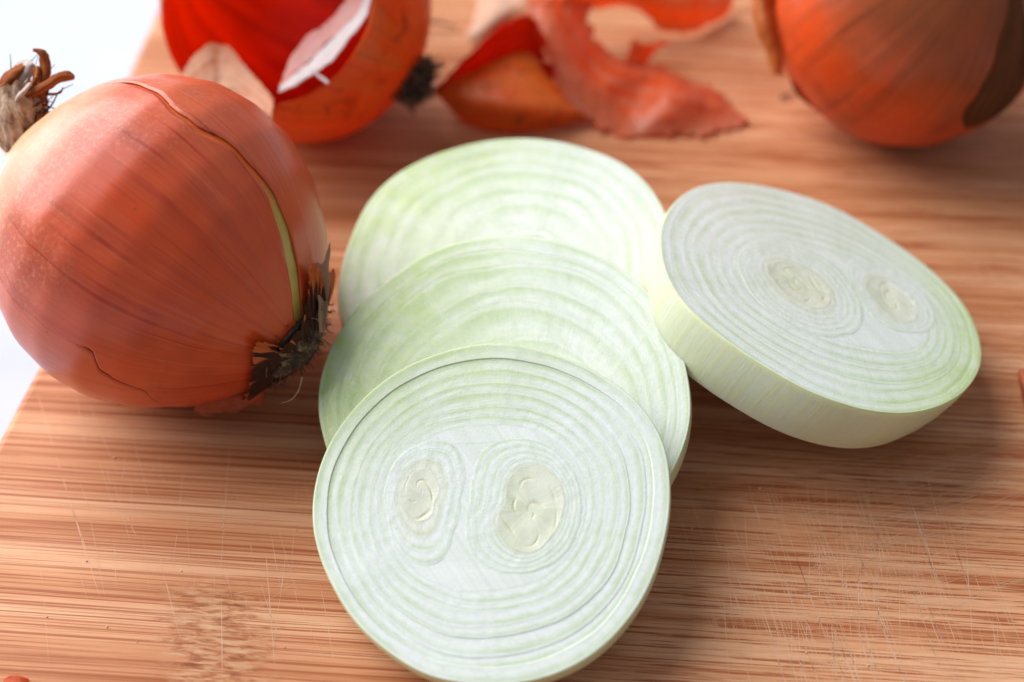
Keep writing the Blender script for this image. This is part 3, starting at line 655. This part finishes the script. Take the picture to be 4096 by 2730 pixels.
# root hairs
def hairs(b, name, parent, origin, n, a0, spread, length, mat, r=.018, side=None):
    V = []; fs = []
    for i in range(n):
        ph = random.uniform(0, 2 * math.pi); a = a0 + random.uniform(0, spread)
        p = b.P(a, ph, -.02); out = nrm(b.P(a, ph, .1) - p - b.k * .08 * random.uniform(.2, 1.)); L = length * random.uniform(.3, 1.)
        path = [p]; d = out
        for k in range(4): d = nrm(d + rng.normal(0, .45, 3)); path.append(path[-1] + d * L / 4)
        tube(V, fs, None, path, r * random.uniform(.6, 1.2), r * .3)
    o = mesh_obj(name, V, fs, mat, None, origin=origin); o.location = (0, 0, 0); o.parent = parent; tag(o, kind='stuff'); return o
DARK = mat_plain('burnt_root', [(.03, .022, .02), (.07, .045, .03), (.28, .17, .09)], (4, 4, 4), .8, .8)
PALER = mat_plain('pale_root', [(.30, .20, .11), (.5, .36, .2)], (4, 4, 4), .8, .8)
hairs(b, 'root_hairs', root, og, 200, -1.155, .13, .42, DARK, .024)
hairs(b, 'root_hairs', root, og, 26, -1.155, .10, .45, PALER, .017)
lathe(b, 'root_plate', DARK, root, og, -1.158, -1.04, 8, 60, .10)
V = []; fs = []; e0 = b.P(-1.12, 0, .1); tube(V, fs, None, [near(1208, 1508, e0), near(1195, 1560, e0), near(1165, 1600, e0), near(1125, 1612, e0)], .022, .01)
o = mesh_obj('root_strand', V, fs, PALER, None, origin=og); o.location = (0, 0, 0); o.parent = root
# neck and dry stem
NECK = mat_plain('dry_neck', [(.20, .10, .06), (.48, .30, .19), (.66, .48, .35)], (5, 5, 1.5), .75, 1.)
STM = mat_paper('dry_stem_leaf', (.22, .038, .008), (.46, .14, .03), (.6, .16, .03), .18, .45, .75)
STD = mat_paper('dark_stem_leaf', (.12, .025, .008), (.24, .06, .02), (.4, .06, .02), .12, .3, .75)
STG = mat_paper('grey_stem_leaf', (.50, .36, .34), (.80, .70, .64), (.6, .4, .3), .15, .3, .7)
tip = b.P(1.10, 0, 0)
sp = lambda x, y, k=0.: near(x, y, tip - F * k)
def stem_leaf(mat, pts, name='stem_leaf', crump=.06, seed=0., rag=.03, m=30):
    """pts: (px, py, half width px, depth toward viewer cm, tilt) along the strip; slightly cupped cross-section"""
    rowsL = []
    P = [np.array(q[:2], float) for q in pts]
    for w in (-1, -.35, .35, 1):
        line = []
        for i, q in enumerate(pts):
            d = P[min(i + 1, len(P) - 1)] - P[max(i - 1, 0)]; d /= np.linalg.norm(d); nn = np.array([-d[1], d[0]])
            c = P[i] + nn * w * q[2]; line.append(sp(c[0], c[1], q[3] + (.14 if abs(w) < .5 else 0)))
        rowsL.append(line)
    return sheet(name, mat, root, rowsL, og, 12, m, .03, crump, 2.4, seed, rag, lat_axis=0)
# grey wrinkled sheath: a rough, fluted collar
def sheath():
    n, m = 34, 64; V = []
    base = sp(92, 600); top = sp(55, 395); d = nrm(top - base); e1 = nrm(np.cross(d, F)); e2 = np.cross(d, e1)
    for lay in (0, 1):
        for i in range(n):
            t = i / (n - 1); 
            for j in range(m):
                ph = 2 * math.pi * j / m; rr = (.30 + .26 * math.sin(min(1, t * 1.25) * math.pi * .62)) * (1 + .16 * nz(math.cos(ph) * 5, math.sin(ph) * 5, t * .8) + .10 * nz(math.cos(ph) * 12, math.sin(ph) * 12, t * 1.2)) - lay * .04
                ln = 1 + (.16 * nz(math.cos(ph) * 4, math.sin(ph) * 4, 3.) + .12 * nz(math.cos(ph) * 11, math.sin(ph) * 11, 8.)) * t
                V.append(base + d * (t * ln * 1.38) + rr * 1.22 * (math.cos(ph) * e1 + math.sin(ph) * e2) + .05 * nz(t * 4, ph) * e1)
    k = n * m; fs = grid_faces(n, m, True) + [tuple(q + k for q in f[::-1]) for f in grid_faces(n, m, True)]
    fs += [((n - 1) * m + (j + 1) % m, (n - 1) * m + j, (n - 1) * m + j + k, (n - 1) * m + (j + 1) % m + k) for j in range(m)]
    o = mesh_obj('neck_sheath', V, fs, NECK, None, origin=og); o.location = (0, 0, 0); o.parent = root
sheath()
stem_leaf(STD, [(150, 500, 18, -.2), (160, 430, 32, -.2), (160, 370, 34, -.2), (170, 310, 26, -.2), (185, 270, 12, -.2)], seed=1.)
stem_leaf(STM, [(150, 400, 26, .05), (170, 340, 28, .1), (185, 290, 22, .15), (180, 245, 20, .2), (165, 210, 16, .2), (130, 200, 6, .2)], seed=2.)
stem_leaf(STM, [(75, 395, 8, .3), (130, 375, 17, .4), (180, 345, 24, .45), (225, 315, 20, .4), (265, 305, 17, .3), (297, 311, 7, .2)], seed=3., crump=.05)
stem_leaf(STM, [(-20, 400, 20, .3), (5, 350, 26, .3), (40, 315, 30, .2), (80, 280, 26, .1), (110, 262, 12, 0.)], seed=4.)
stem_leaf(STG, [(60, 345, 34, .05), (85, 300, 40, .05), (110, 270, 36, 0.), (130, 255, 14, 0.)], seed=5.)
stem_leaf(STG, [(62, 405, 8, .6), (75, 385, 10, .65), (100, 360, 10, .6), (125, 335, 7, .5)], seed=6., crump=.03)
stem_leaf(STM, [(120, 350, 14, .2), (145, 310, 16, .25), (150, 280, 18, .2), (150, 262, 9, .1)], seed=7.)
stem_leaf(STD, [(30, 420, 26, 0.), (40, 370, 40, 0.), (60, 330, 36, -.1), (80, 290, 20, -.1)], seed=8.)
stem_leaf(STM, [(165, 375, 4, 0.), (205, 378, 5, 0.), (240, 372, 4, 0.), (252, 352, 3, 0.)], seed=9., crump=.02, rag=.01)
stem_leaf(STM, [(95, 570, 16, .35), (120, 525, 20, .45), (150, 500, 18, .4), (165, 475, 20, .3), (200, 468, 6, .2)], seed=10.)
V = []; fs = []
for i in range(46):
    x0, y0 = random.uniform(30, 175), random.uniform(380, 480); a_ = random.gauss(-1.45, .75); L = random.uniform(50, 190); k_ = random.uniform(-.2, .4); pts_ = [sp(x0, y0, k_)]
    for q in range(1, 4): a_ += random.gauss(0, .35); x0 += math.cos(a_) * L / 3; y0 += math.sin(a_) * L / 3; pts_.append(sp(x0, y0, k_ + .05 * q))
    tube(V, fs, None, pts_, random.uniform(.012, .035), .006)
o = mesh_obj('stem_fibres', V, fs, STD, None, attrs={'lat': [(v[0], v[1], v[2] * .3) for v in V]}, origin=og); o.location = (0, 0, 0); o.parent = root; tag(o, kind='stuff')
# ---------------------------------------------------------------- whole onion on the right, stem end up
CR = np.array([11.15, 9.28, 3.82]); RR_ = 3.88
axr = .33 * X + .26 * U - .90 * F
PR2 = [(-.98, .05), (-.93, .28), (-.85, .50), (-.7, .70), (-.5, .865), (-.25, .97), (0, 1.0), (.25, .97), (.5, .87), (.7, .70), (.85, .50), (.95, .30), (1.05, .14), (1.2, .09), (1.35, .07)]
b2 = Bulb(CR, axr, RR_, PR2); og2 = CR - np.array([0, 0, RR_])
SK3 = mat_skin('copper_skin_painted_shade', (.70, .065, .006), (.58, .10, .03), (.16, .020, .006), .55, rough=.34, pole_pale_or_shade=(.10, .85, (.20, .058, .014), .85), mott=0., coat=.55)  # brown towards the stem end is painted shade over the skin's own streaks
r2 = empty('whole_onion', og2); tag(r2, 'whole brown onion at the upper right with a striped top browned by painted shade, partly out of frame', 'onion')
lathe(b2, 'bulb', SK3, r2, og2, -.97, 1.3)
DB = mat_skin('dark_dry_skin', (.085, .030, .012), (.16, .056, .020), (.04, .015, .008), .7, rough=.7, bump=.6, coat=0., mott=0.)
q0, q1 = b2.hit(3960, 60), b2.hit(4085, 330)
pc = .5 * (q0[1] + q1[1])
patch(b2, 'dry_skin_band', DB, r2, [[(a, b2.hit(4040, 200)[1] + w * (.10 + .22 * max(0, .97 - a)) * min(1, (a - .05) * 3 + .05) + .05 * nz(a * 6, w), .035 + .02 * nz(a * 3, w * 2)) for w in np.linspace(-1, 1.6, 24)] for a in np.linspace(.12, 1.1, 40)], og2, .03)
OR = mat_paper('orange_sliver', (.62, .17, .03), (.70, .26, .06), (.85, .16, .01), .45)
refo = b2.P(*b2.hit(3110, 150), .05); pp = lambda x, y, k=0.: near(x, y, refo - F * k)
sheet('skin_sliver', OR, r2, [[pp(3004, -120), pp(3008, 20), pp(3032, 120), pp(3070, 225), pp(3098, 296)], [pp(3050, -120, .3), pp(3050, 20, .3), pp(3070, 120, .3), pp(3095, 215, .2), pp(3108, 302, .1)], [pp(3110, -120), pp(3098, 20), pp(3112, 120), pp(3130, 215), pp(3124, 296)]], og2, 16, 40, .03, .05, 1.4, 2., .04)
DKR = mat_paper('dark_red_sliver', (.22, .03, .012), (.30, .05, .02), (.35, .04, .01), .2)
refo = b2.P(*b2.hit(3215, 380), .02)
sheet('skin_sliver', DKR, r2, [[pp(3150, 292, -.2), pp(3168, 345, -.2), pp(3200, 395, -.2), pp(3270, 445, -.2)], [pp(3160, 285, -.4), pp(3190, 340, -.4), pp(3225, 385, -.4), pp(3285, 440, -.4)]], og2, 8, 24, .02, .02, 2., 4., .02)
# ---------------------------------------------------------------- cup of red skin at the back left
CS = np.array([-6.0, 9.37, 3.76]); RS = 3.76
axs = .89 * X - .45 * U + .05 * F                      # points from the cut opening to the root
PSX = [(-1.0, .02), (-.9, .44), (-.7, .71), (-.5, .866), (-.25, .968), (0, 1.), (.25, .968), (.5, .866), (.7, .714), (.87, .49), (.97, .24), (1.03, .08)]
b3 = Bulb(CS, axs, RS, PSX); og3 = CS - np.array([0, 0, RS])
r3 = empty('onion_skin_cup', og3); tag(r3, 'hollow red onion skin cup with a black root tuft, behind the left onion', 'onion skin')
SO = mat_paper('red_skin_outside', (.86, .13, .008), (.86, .24, .04), (1., .16, .004), .46, .75, .32)
SI = mat_paper('red_skin_inside', (.90, .085, .004), (.55, .022, .003), (1.0, .14, .004), .50, 0., .26)
hc = nrm(-.25 * X - .02 * U - .97 * F)                 # centre of the opening
g1 = nrm(np.cross(hc, X)); g2_ = np.cross(hc, g1)
def sph(px, py):
    d = ray(px, py); q = EYE - CS; B_ = q @ d; D_ = B_ * B_ - (q @ q - RS * RS); t = -B_ - math.sqrt(max(0, D_)); p = nrm(EYE + d * t - CS)
    th = math.acos(max(-1, min(1, p @ hc))); return math.atan2(p @ g2_, p @ g1), th
RIMP = [(668, 352), (760, 420), (900, 470), (1010, 470), (1085, 425), (1110, 385), (1160, 350), (1232, 288), (1262, 275), (1330, 225), (1400, 140), (1460, 60), (1482, 0), (1490, -90), (1440, -200), (1330, -300), (1180, -350), (1000, -330), (850, -270), (740, -170), (668, -60), (652, 60), (654, 150), (645, 210), (652, 290)]
rp = sorted(sph(*q) for q in RIMP); rps = np.array([q[0] for q in rp]); rth = np.array([q[1] for q in rp])
def rimth(ps): return float(np.interp(ps, np.r_[rps[-1] - 2 * math.pi, rps, rps[0] + 2 * math.pi], np.r_[rth[-1], rth, rth[0]]))
def shell_pt(ps, th, off=0.):
    d = math.cos(th) * hc + math.sin(th) * (math.cos(ps) * g1 + math.sin(ps) * g2_)
    return CS + d * (RS + off + .06 * nz(*(d * 1.6)) + .02 * nz(*(d * 6)))
def shell(name, ps0, ps1, thf, th_end, mats, off=0., thick=.035, m=140, n=46, lift=0.):
    V = []; L = []
    for lay in (0, 1):
        for i in range(n):
            for j in range(m):
                ps = ps0 + (ps1 - ps0) * j / (m - 1); t0 = thf(ps); te = th_end(ps) if callable(th_end) else th_end
                t = i / (n - 1); th = t0 + (te - t0) * t; p = shell_pt(ps, th, off - lay * thick + lift * (1 - t) ** 2); V.append(p)
                q = nrm(p - CS); a = q @ b3.k; L.append((*(nrm((q @ b3.i, q @ b3.j)) if abs(a) < .999 else (1, 0)), a))
    fs = grid_faces(n, m); k = n * m; f2 = [tuple(q + k for q in f[::-1]) for f in fs]; side = []
    loop = [(0, j) for j in range(m)] + [(i, m - 1) for i in range(1, n)] + [(n - 1, j) for j in range(m - 2, -1, -1)] + [(i, 0) for i in range(n - 2, 0, -1)]
    for q in range(len(loop)):
        a0 = loop[q][0] * m + loop[q][1]; a1 = loop[(q + 1) % len(loop)]; a1 = a1[0] * m + a1[1]; side.append((a1, a0, a0 + k, a1 + k))
    o = mesh_obj(name, V, fs + f2 + side, mats, None, attrs={'lat': L}, mi=[0] * len(fs) + [1 if len(mats) > 1 else 0] * len(f2) + [0] * len(side), origin=og3)
    o.location = (0, 0, 0); o.parent = r3; return o
shell('skin_shell', 0, 2 * math.pi, lambda p: rimth(p) + .012 * nz(math.cos(p) * 9, math.sin(p) * 9), math.pi - .01, [SO, SI], m=260, n=60)
# beige torn flap on the near left of the rim
BG = mat_paper('beige_flap', (.66, .40, .23), (.56, .17, .05), (.9, .36, .12), .3, .5, .5)
rf = shell_pt(*sph(880, 430), .2); pp = lambda x, y, k=0.: near(x, y, rf - F * k)
kd = lambda x: float(np.interp(x, [700, 900, 1010, 1100], [.1, .35, 1.0, 1.8]))
fl = lambda pts, k: [pp(x, y, kd(x) + k) for x, y in pts]
sheet('torn_flap', BG, r3, [fl([(700, 345), (745, 270), (790, 215), (845, 172), (880, 180), (915, 186), (960, 240), (1020, 310), (1070, 365), (1098, 400)], 0),
    fl([(705, 430), (760, 400), (810, 370), (850, 350), (885, 345), (925, 345), (970, 370), (1020, 400), (1060, 430), (1092, 450)], .3),
    fl([(720, 560), (790, 560), (850, 560), (900, 560), (940, 560), (970, 560), (1000, 560), (1030, 550), (1060, 540), (1085, 530)], .35)], og3, 24, 60, .03, .05, 1.5, 6., .02)
WM = mat_paper('white_membrane', (.84, .78, .76), (.90, .87, .86), (.95, .75, .70), .35, 0., .3)
PM = mat_paper('pink_membrane', (.80, .38, .32), (.86, .62, .56), (1., .35, .25), .45, 0., .35)
rf2 = shell_pt(*sph(1260, 260), -.25); rf2 = rf2; pp = lambda x, y, k=0.: near(x, y, rf2 - F * k)
sheet('white_membrane', WM, r3, [[pp(1112, 372, 0), pp(1180, 345, 0), pp(1255, 300, 0), pp(1340, 235, 0), pp(1405, 150, 0), pp(1465, 60, 0), pp(1500, -60)], [pp(1125, 345, -.15), pp(1190, 290, -.2), pp(1260, 230, -.25), pp(1320, 165, -.25), pp(1380, 105, -.25), pp(1440, 40, -.2), pp(1480, -60)]], og3, 10, 40, .02, .05, 1.5, 8., .03)
sheet('pink_membrane', PM, r3, [[pp(1118, 352, -.2), pp(1185, 290, -.25), pp(1250, 235, -.3), pp(1315, 170, -.3), pp(1380, 108, -.3), pp(1440, 40, -.3), pp(1480, -80)], [pp(1118, 330, -.5), pp(1160, 250, -.6), pp(1225, 150, -.7), pp(1300, 100, -.8), pp(1360, 45, -.8), pp(1390, 0, -.8), pp(1400, -90, -.8)]], og3, 14, 40, .02, .08, 1.4, 9., .05)
sheet('skin_strip', WM, r3, [[pp(1236, 282, .35), pp(1275, 312, .42), pp(1312, 340, .5)], [pp(1248, 278, .35), pp(1288, 306, .42), pp(1318, 328, .5)]], og3, 5, 12, .03, .02, 2., 1., .01)
hairs(b3, 'root_tuft', r3, og3, 10, .98, .04, .3, DARK, .03)
def tuft():
    V = []; fs = []; c = near(1650, 290, CS + axs * 3.4)
    for i in range(300):
        t = random.uniform(-1, 1); p = near(1650 + 22 * random.gauss(0, 1) - 28 * t, 335 + 75 * t, CS + F * random.uniform(-.6, .6) - U * .2)
        d = nrm(.8 * X + random.gauss(.1, .5) * U + random.gauss(0, .5) * F); path = [p]
        for k in range(4): d = nrm(d + rng.normal(0, .3, 3)); path.append(path[-1] + d * random.uniform(.06, .17))
        tube(V, fs, None, path, .06, .015)
    o = mesh_obj('root_tuft', V, fs, DARK, None, origin=og3); o.location = (0, 0, 0); o.parent = r3; tag(o, kind='stuff')
tuft()
# ---------------------------------------------------------------- loose skins in the middle of the back
PA_O = mat_paper('orange_peel_outside', (.92, .155, .012), (.90, .25, .04), (1., .25, .02), .46, .8, .5)
PA_I = mat_paper('orange_peel_inside', (.70, .05, .006), (.50, .028, .004), (1., .10, .005), .42)
PB = mat_paper('rust_peel', (.90, .19, .04), (.88, .36, .19), (1., .26, .05), .62, .12, .22)
PC = mat_paper('bright_peel', (.90, .22, .03), (.90, .42, .18), (1., .25, .03), .5, .0, .3)
PD = mat_paper('beige_peel', (.70, .40, .24), (.78, .52, .36), (.9, .45, .22), .4, .0, .4)
def loose(name, mat, rows, label, seed, crump=.08, rag=.06, n=30, m=44, inner=None, th=.014, cat='onion skin', grp='loose onion skin pieces behind the slices'):
    G = [[at(*q) for q in r] for r in rows]; org = np.array(G).reshape(-1, 3).mean(0); org[2] = 0
    o = sheet(name, mat, None, G, org, n, m, th, crump, 1.0, seed, rag, inner=inner); o.location = Vector(org) * CM
    # rest it on the board
    z = min(v.co.z for v in o.data.vertices)
    if z < .0002: o.location.z += .0002 - z
    if label: tag(o, label, cat, grp)
    return o
rA = empty('onion_peel', at(2050, 480, 0)); tag(rA, 'curled orange onion skin shaped like a boat, nearest the rear slice', 'onion skin', 'loose onion skin pieces behind the slices')
ogA = at(2050, 480, 0)
G = [[at(1738, 372, 1.0), at(1850, 478, .25), at(1950, 520, .08), (at(2070, 533, .05)), at(2220, 512, .1), at(2385, 458, .3)],
     [at(1736, 366, .9), at(1870, 400, 1.0), at(1975, 410, 1.1), at(2080, 415, 1.1), at(2210, 440, .85), at(2382, 454, .35)],
     [at(1732, 360, 1.0), at(1870, 295, 1.15), at(1965, 255, 1.2), at(2115, 206, 1.2), at(2200, 320, .95), at(2378, 450, .4)]]
sheet('outer_face', PA_O, rA, G, ogA, 30, 44, .015, .06, 1., 2., .03)
G = [[at(1732, 362, 1.15), at(1830, 400, .15), at(1990, 420, .05), at(2150, 420, .1), at(2300, 440, .2)],
     [at(1738, 355, 1.0), at(1830, 300, .9), at(1960, 250, .8), at(2130, 240, .8), at(2270, 360, .6)],
     [at(1745, 348, 1.4), at(1860, 235, 1.8), at(2010, 98, 2.2), at(2140, 78, 2.3), at(2240, 330, 1.2)]]
sheet('inner_face', PA_I, rA, G, ogA, 30, 44, .015, .06, 1., 3., .04)
loose('onion_peel', PB, [
    [(2090, 0, 1.9), (2150, 150, 1.7), (2230, 335, 1.1), (2330, 455, .5), (2450, 528, .12), (2640, 543, .1), (2830, 538, .1), (2975, 492, .1)],
    [(2180, -15, 2.1), (2220, 120, 1.8), (2300, 275, 1.1), (2400, 380, .6), (2520, 440, .25), (2670, 455, .55), (2840, 470, .2), (2985, 487, .12)],
    [(2280, -5, 2.0), (2290, 100, 1.6), (2370, 240, .8), (2460, 315, .7), (2580, 345, .3), (2700, 375, .7), (2845, 410, .35), (2992, 482, .1)],
    [(2385, 15, 1.7), (2350, 105, 1.3), (2440, 212, .7), (2530, 268, .35), (2645, 262, .25), (2745, 318, .25), (2850, 356, .2), (2995, 478, .06)]],
    'long rusty red onion skin strip running down to the right beside the boat shaped peel', 11., .08, .12, 48, 96)
loose('onion_peel', PB, [[(2500, 262, .2), (2540, 270, .2), (2580, 270, .2)], [(2515, 205, .7), (2560, 215, .7), (2620, 215, .7)], [(2535, 150, 1.2), (2590, 178, 1.1), (2680, 160, 1.1)]],
    'small upright red skin scrap standing behind the long strip', 12., .08, .05, 14, 14)
loose('onion_peel', PC, [
    [(2180, -90, 2.4), (2300, -60, 2.5), (2450, -60, 2.2), (2600, -60, 1.9), (2750, -60, 1.5), (2870, -70, 1.0), (2950, -60, .7)],
    [(2240, 2, 2.1), (2340, 8, 1.9), (2470, -10, 1.7), (2620, 0, 1.5), (2760, 10, 1.2), (2860, 20, .8), (2930, 15, .5)],
    [(2250, 30, 1.6), (2390, 28, 1.2), (2540, 38, .9), (2630, 118, .35), (2740, 132, .2), (2840, 108, .12), (2915, 62, .08)]],
    'bright orange skin arch at the top edge, farthest of the loose peels', 14., .12, .07, 30, 60)
loose('onion_peel', PD, [[(1930, -80, .5), (1900, 60, .4), (1872, 140, .3), (1888, 182, .15)], [(2010, -80, 1.), (1980, 20, .9), (1960, 90, .7), (1940, 140, .4)], [(2120, -60, 1.3), (2100, 0, 1.2), (2060, 40, 1.), (2010, 90, .6)]],
    'pale beige skin piece behind the boat shaped peel, cut by the top edge', 15., .08, .05, 20, 24)
loose('skin_scrap', mat_paper('scrap_skin', (.60, .16, .06), (.66, .22, .10), (.8, .2, .05), .3), [[(4072, 1490, .35), (4078, 1540, .3), (4090, 1590, .1), (4100, 1640, .05)], [(4085, 1478, .5), (4100, 1530, .6), (4112, 1590, .4), (4118, 1640, .1)], [(4100, 1482, .4), (4125, 1530, .5), (4140, 1590, .3), (4150, 1640, .1)]],
    'small orange skin scrap at the right edge of the photo', 16., .03, .02, 12, 14, grp=None)
loose('skin_scrap', PB, [[(15, 2712, .05), (50, 2702, .15), (85, 2708, .15), (112, 2716, .05)], [(10, 2745, .05), (50, 2750, .1), (90, 2750, .1), (118, 2745, .05)]],
    'small rusty skin scrap at the bottom left corner', 17., .03, .03, 10, 14, grp=None)
# dry root strands lying on the board
def strand(pts, r, label):
    V = []; fs = []; P = [at(*q) for q in pts]; tube(V, fs, None, P, r, r * .4, 6); tag(mesh_obj('root_strand', V, fs, mat_plain('strand', [(.10, .06, .05), (.22, .13, .10)]), None, origin=P[0]), label, 'root strand')
strand([(1690, 100, .3), (1740, 88, .3), (1790, 100, .2), (1830, 115, .1)], .07, 'thin dry root strand lying right of the red skin cup')
strand([(3125, 392, .1), (3150, 380, .12), (3180, 378, .1)], .06, 'tiny dark root bit left of the upper right onion')
# crumbs
def crumbs():
    V = []; fs = []
    for i in range(30):
        if i < 12: p = unz(random.uniform(150, 1250), random.uniform(1650, 2700), 0)
        else: p = unz(random.uniform(2750, 4080), random.uniform(650, 2700), 0)
        if p[0] < -11: continue
        r = random.uniform(.012, .03); k = len(V)
        for d in ((1, 0, 0), (0, 1, 0), (-1, 0, 0), (0, -1, 0), (0, 0, 1), (0, 0, -.2)): V.append(p + np.array([0, 0, r * .3]) + np.array(d) * r * rng.uniform(.5, 1.4))
        for a, b_ in ((0, 1), (1, 2), (2, 3), (3, 0)): fs += [(k + a, k + b_, k + 4), (k + b_, k + a, k + 5)]
    tag(mesh_obj('crumbs', V, fs, mat_plain('crumb', [(.6, .42, .3), (.85, .75, .62)]), None, origin=(0, 0, 0)), 'tiny pale crumbs scattered over the board', 'crumbs', None, 'stuff')
crumbs()
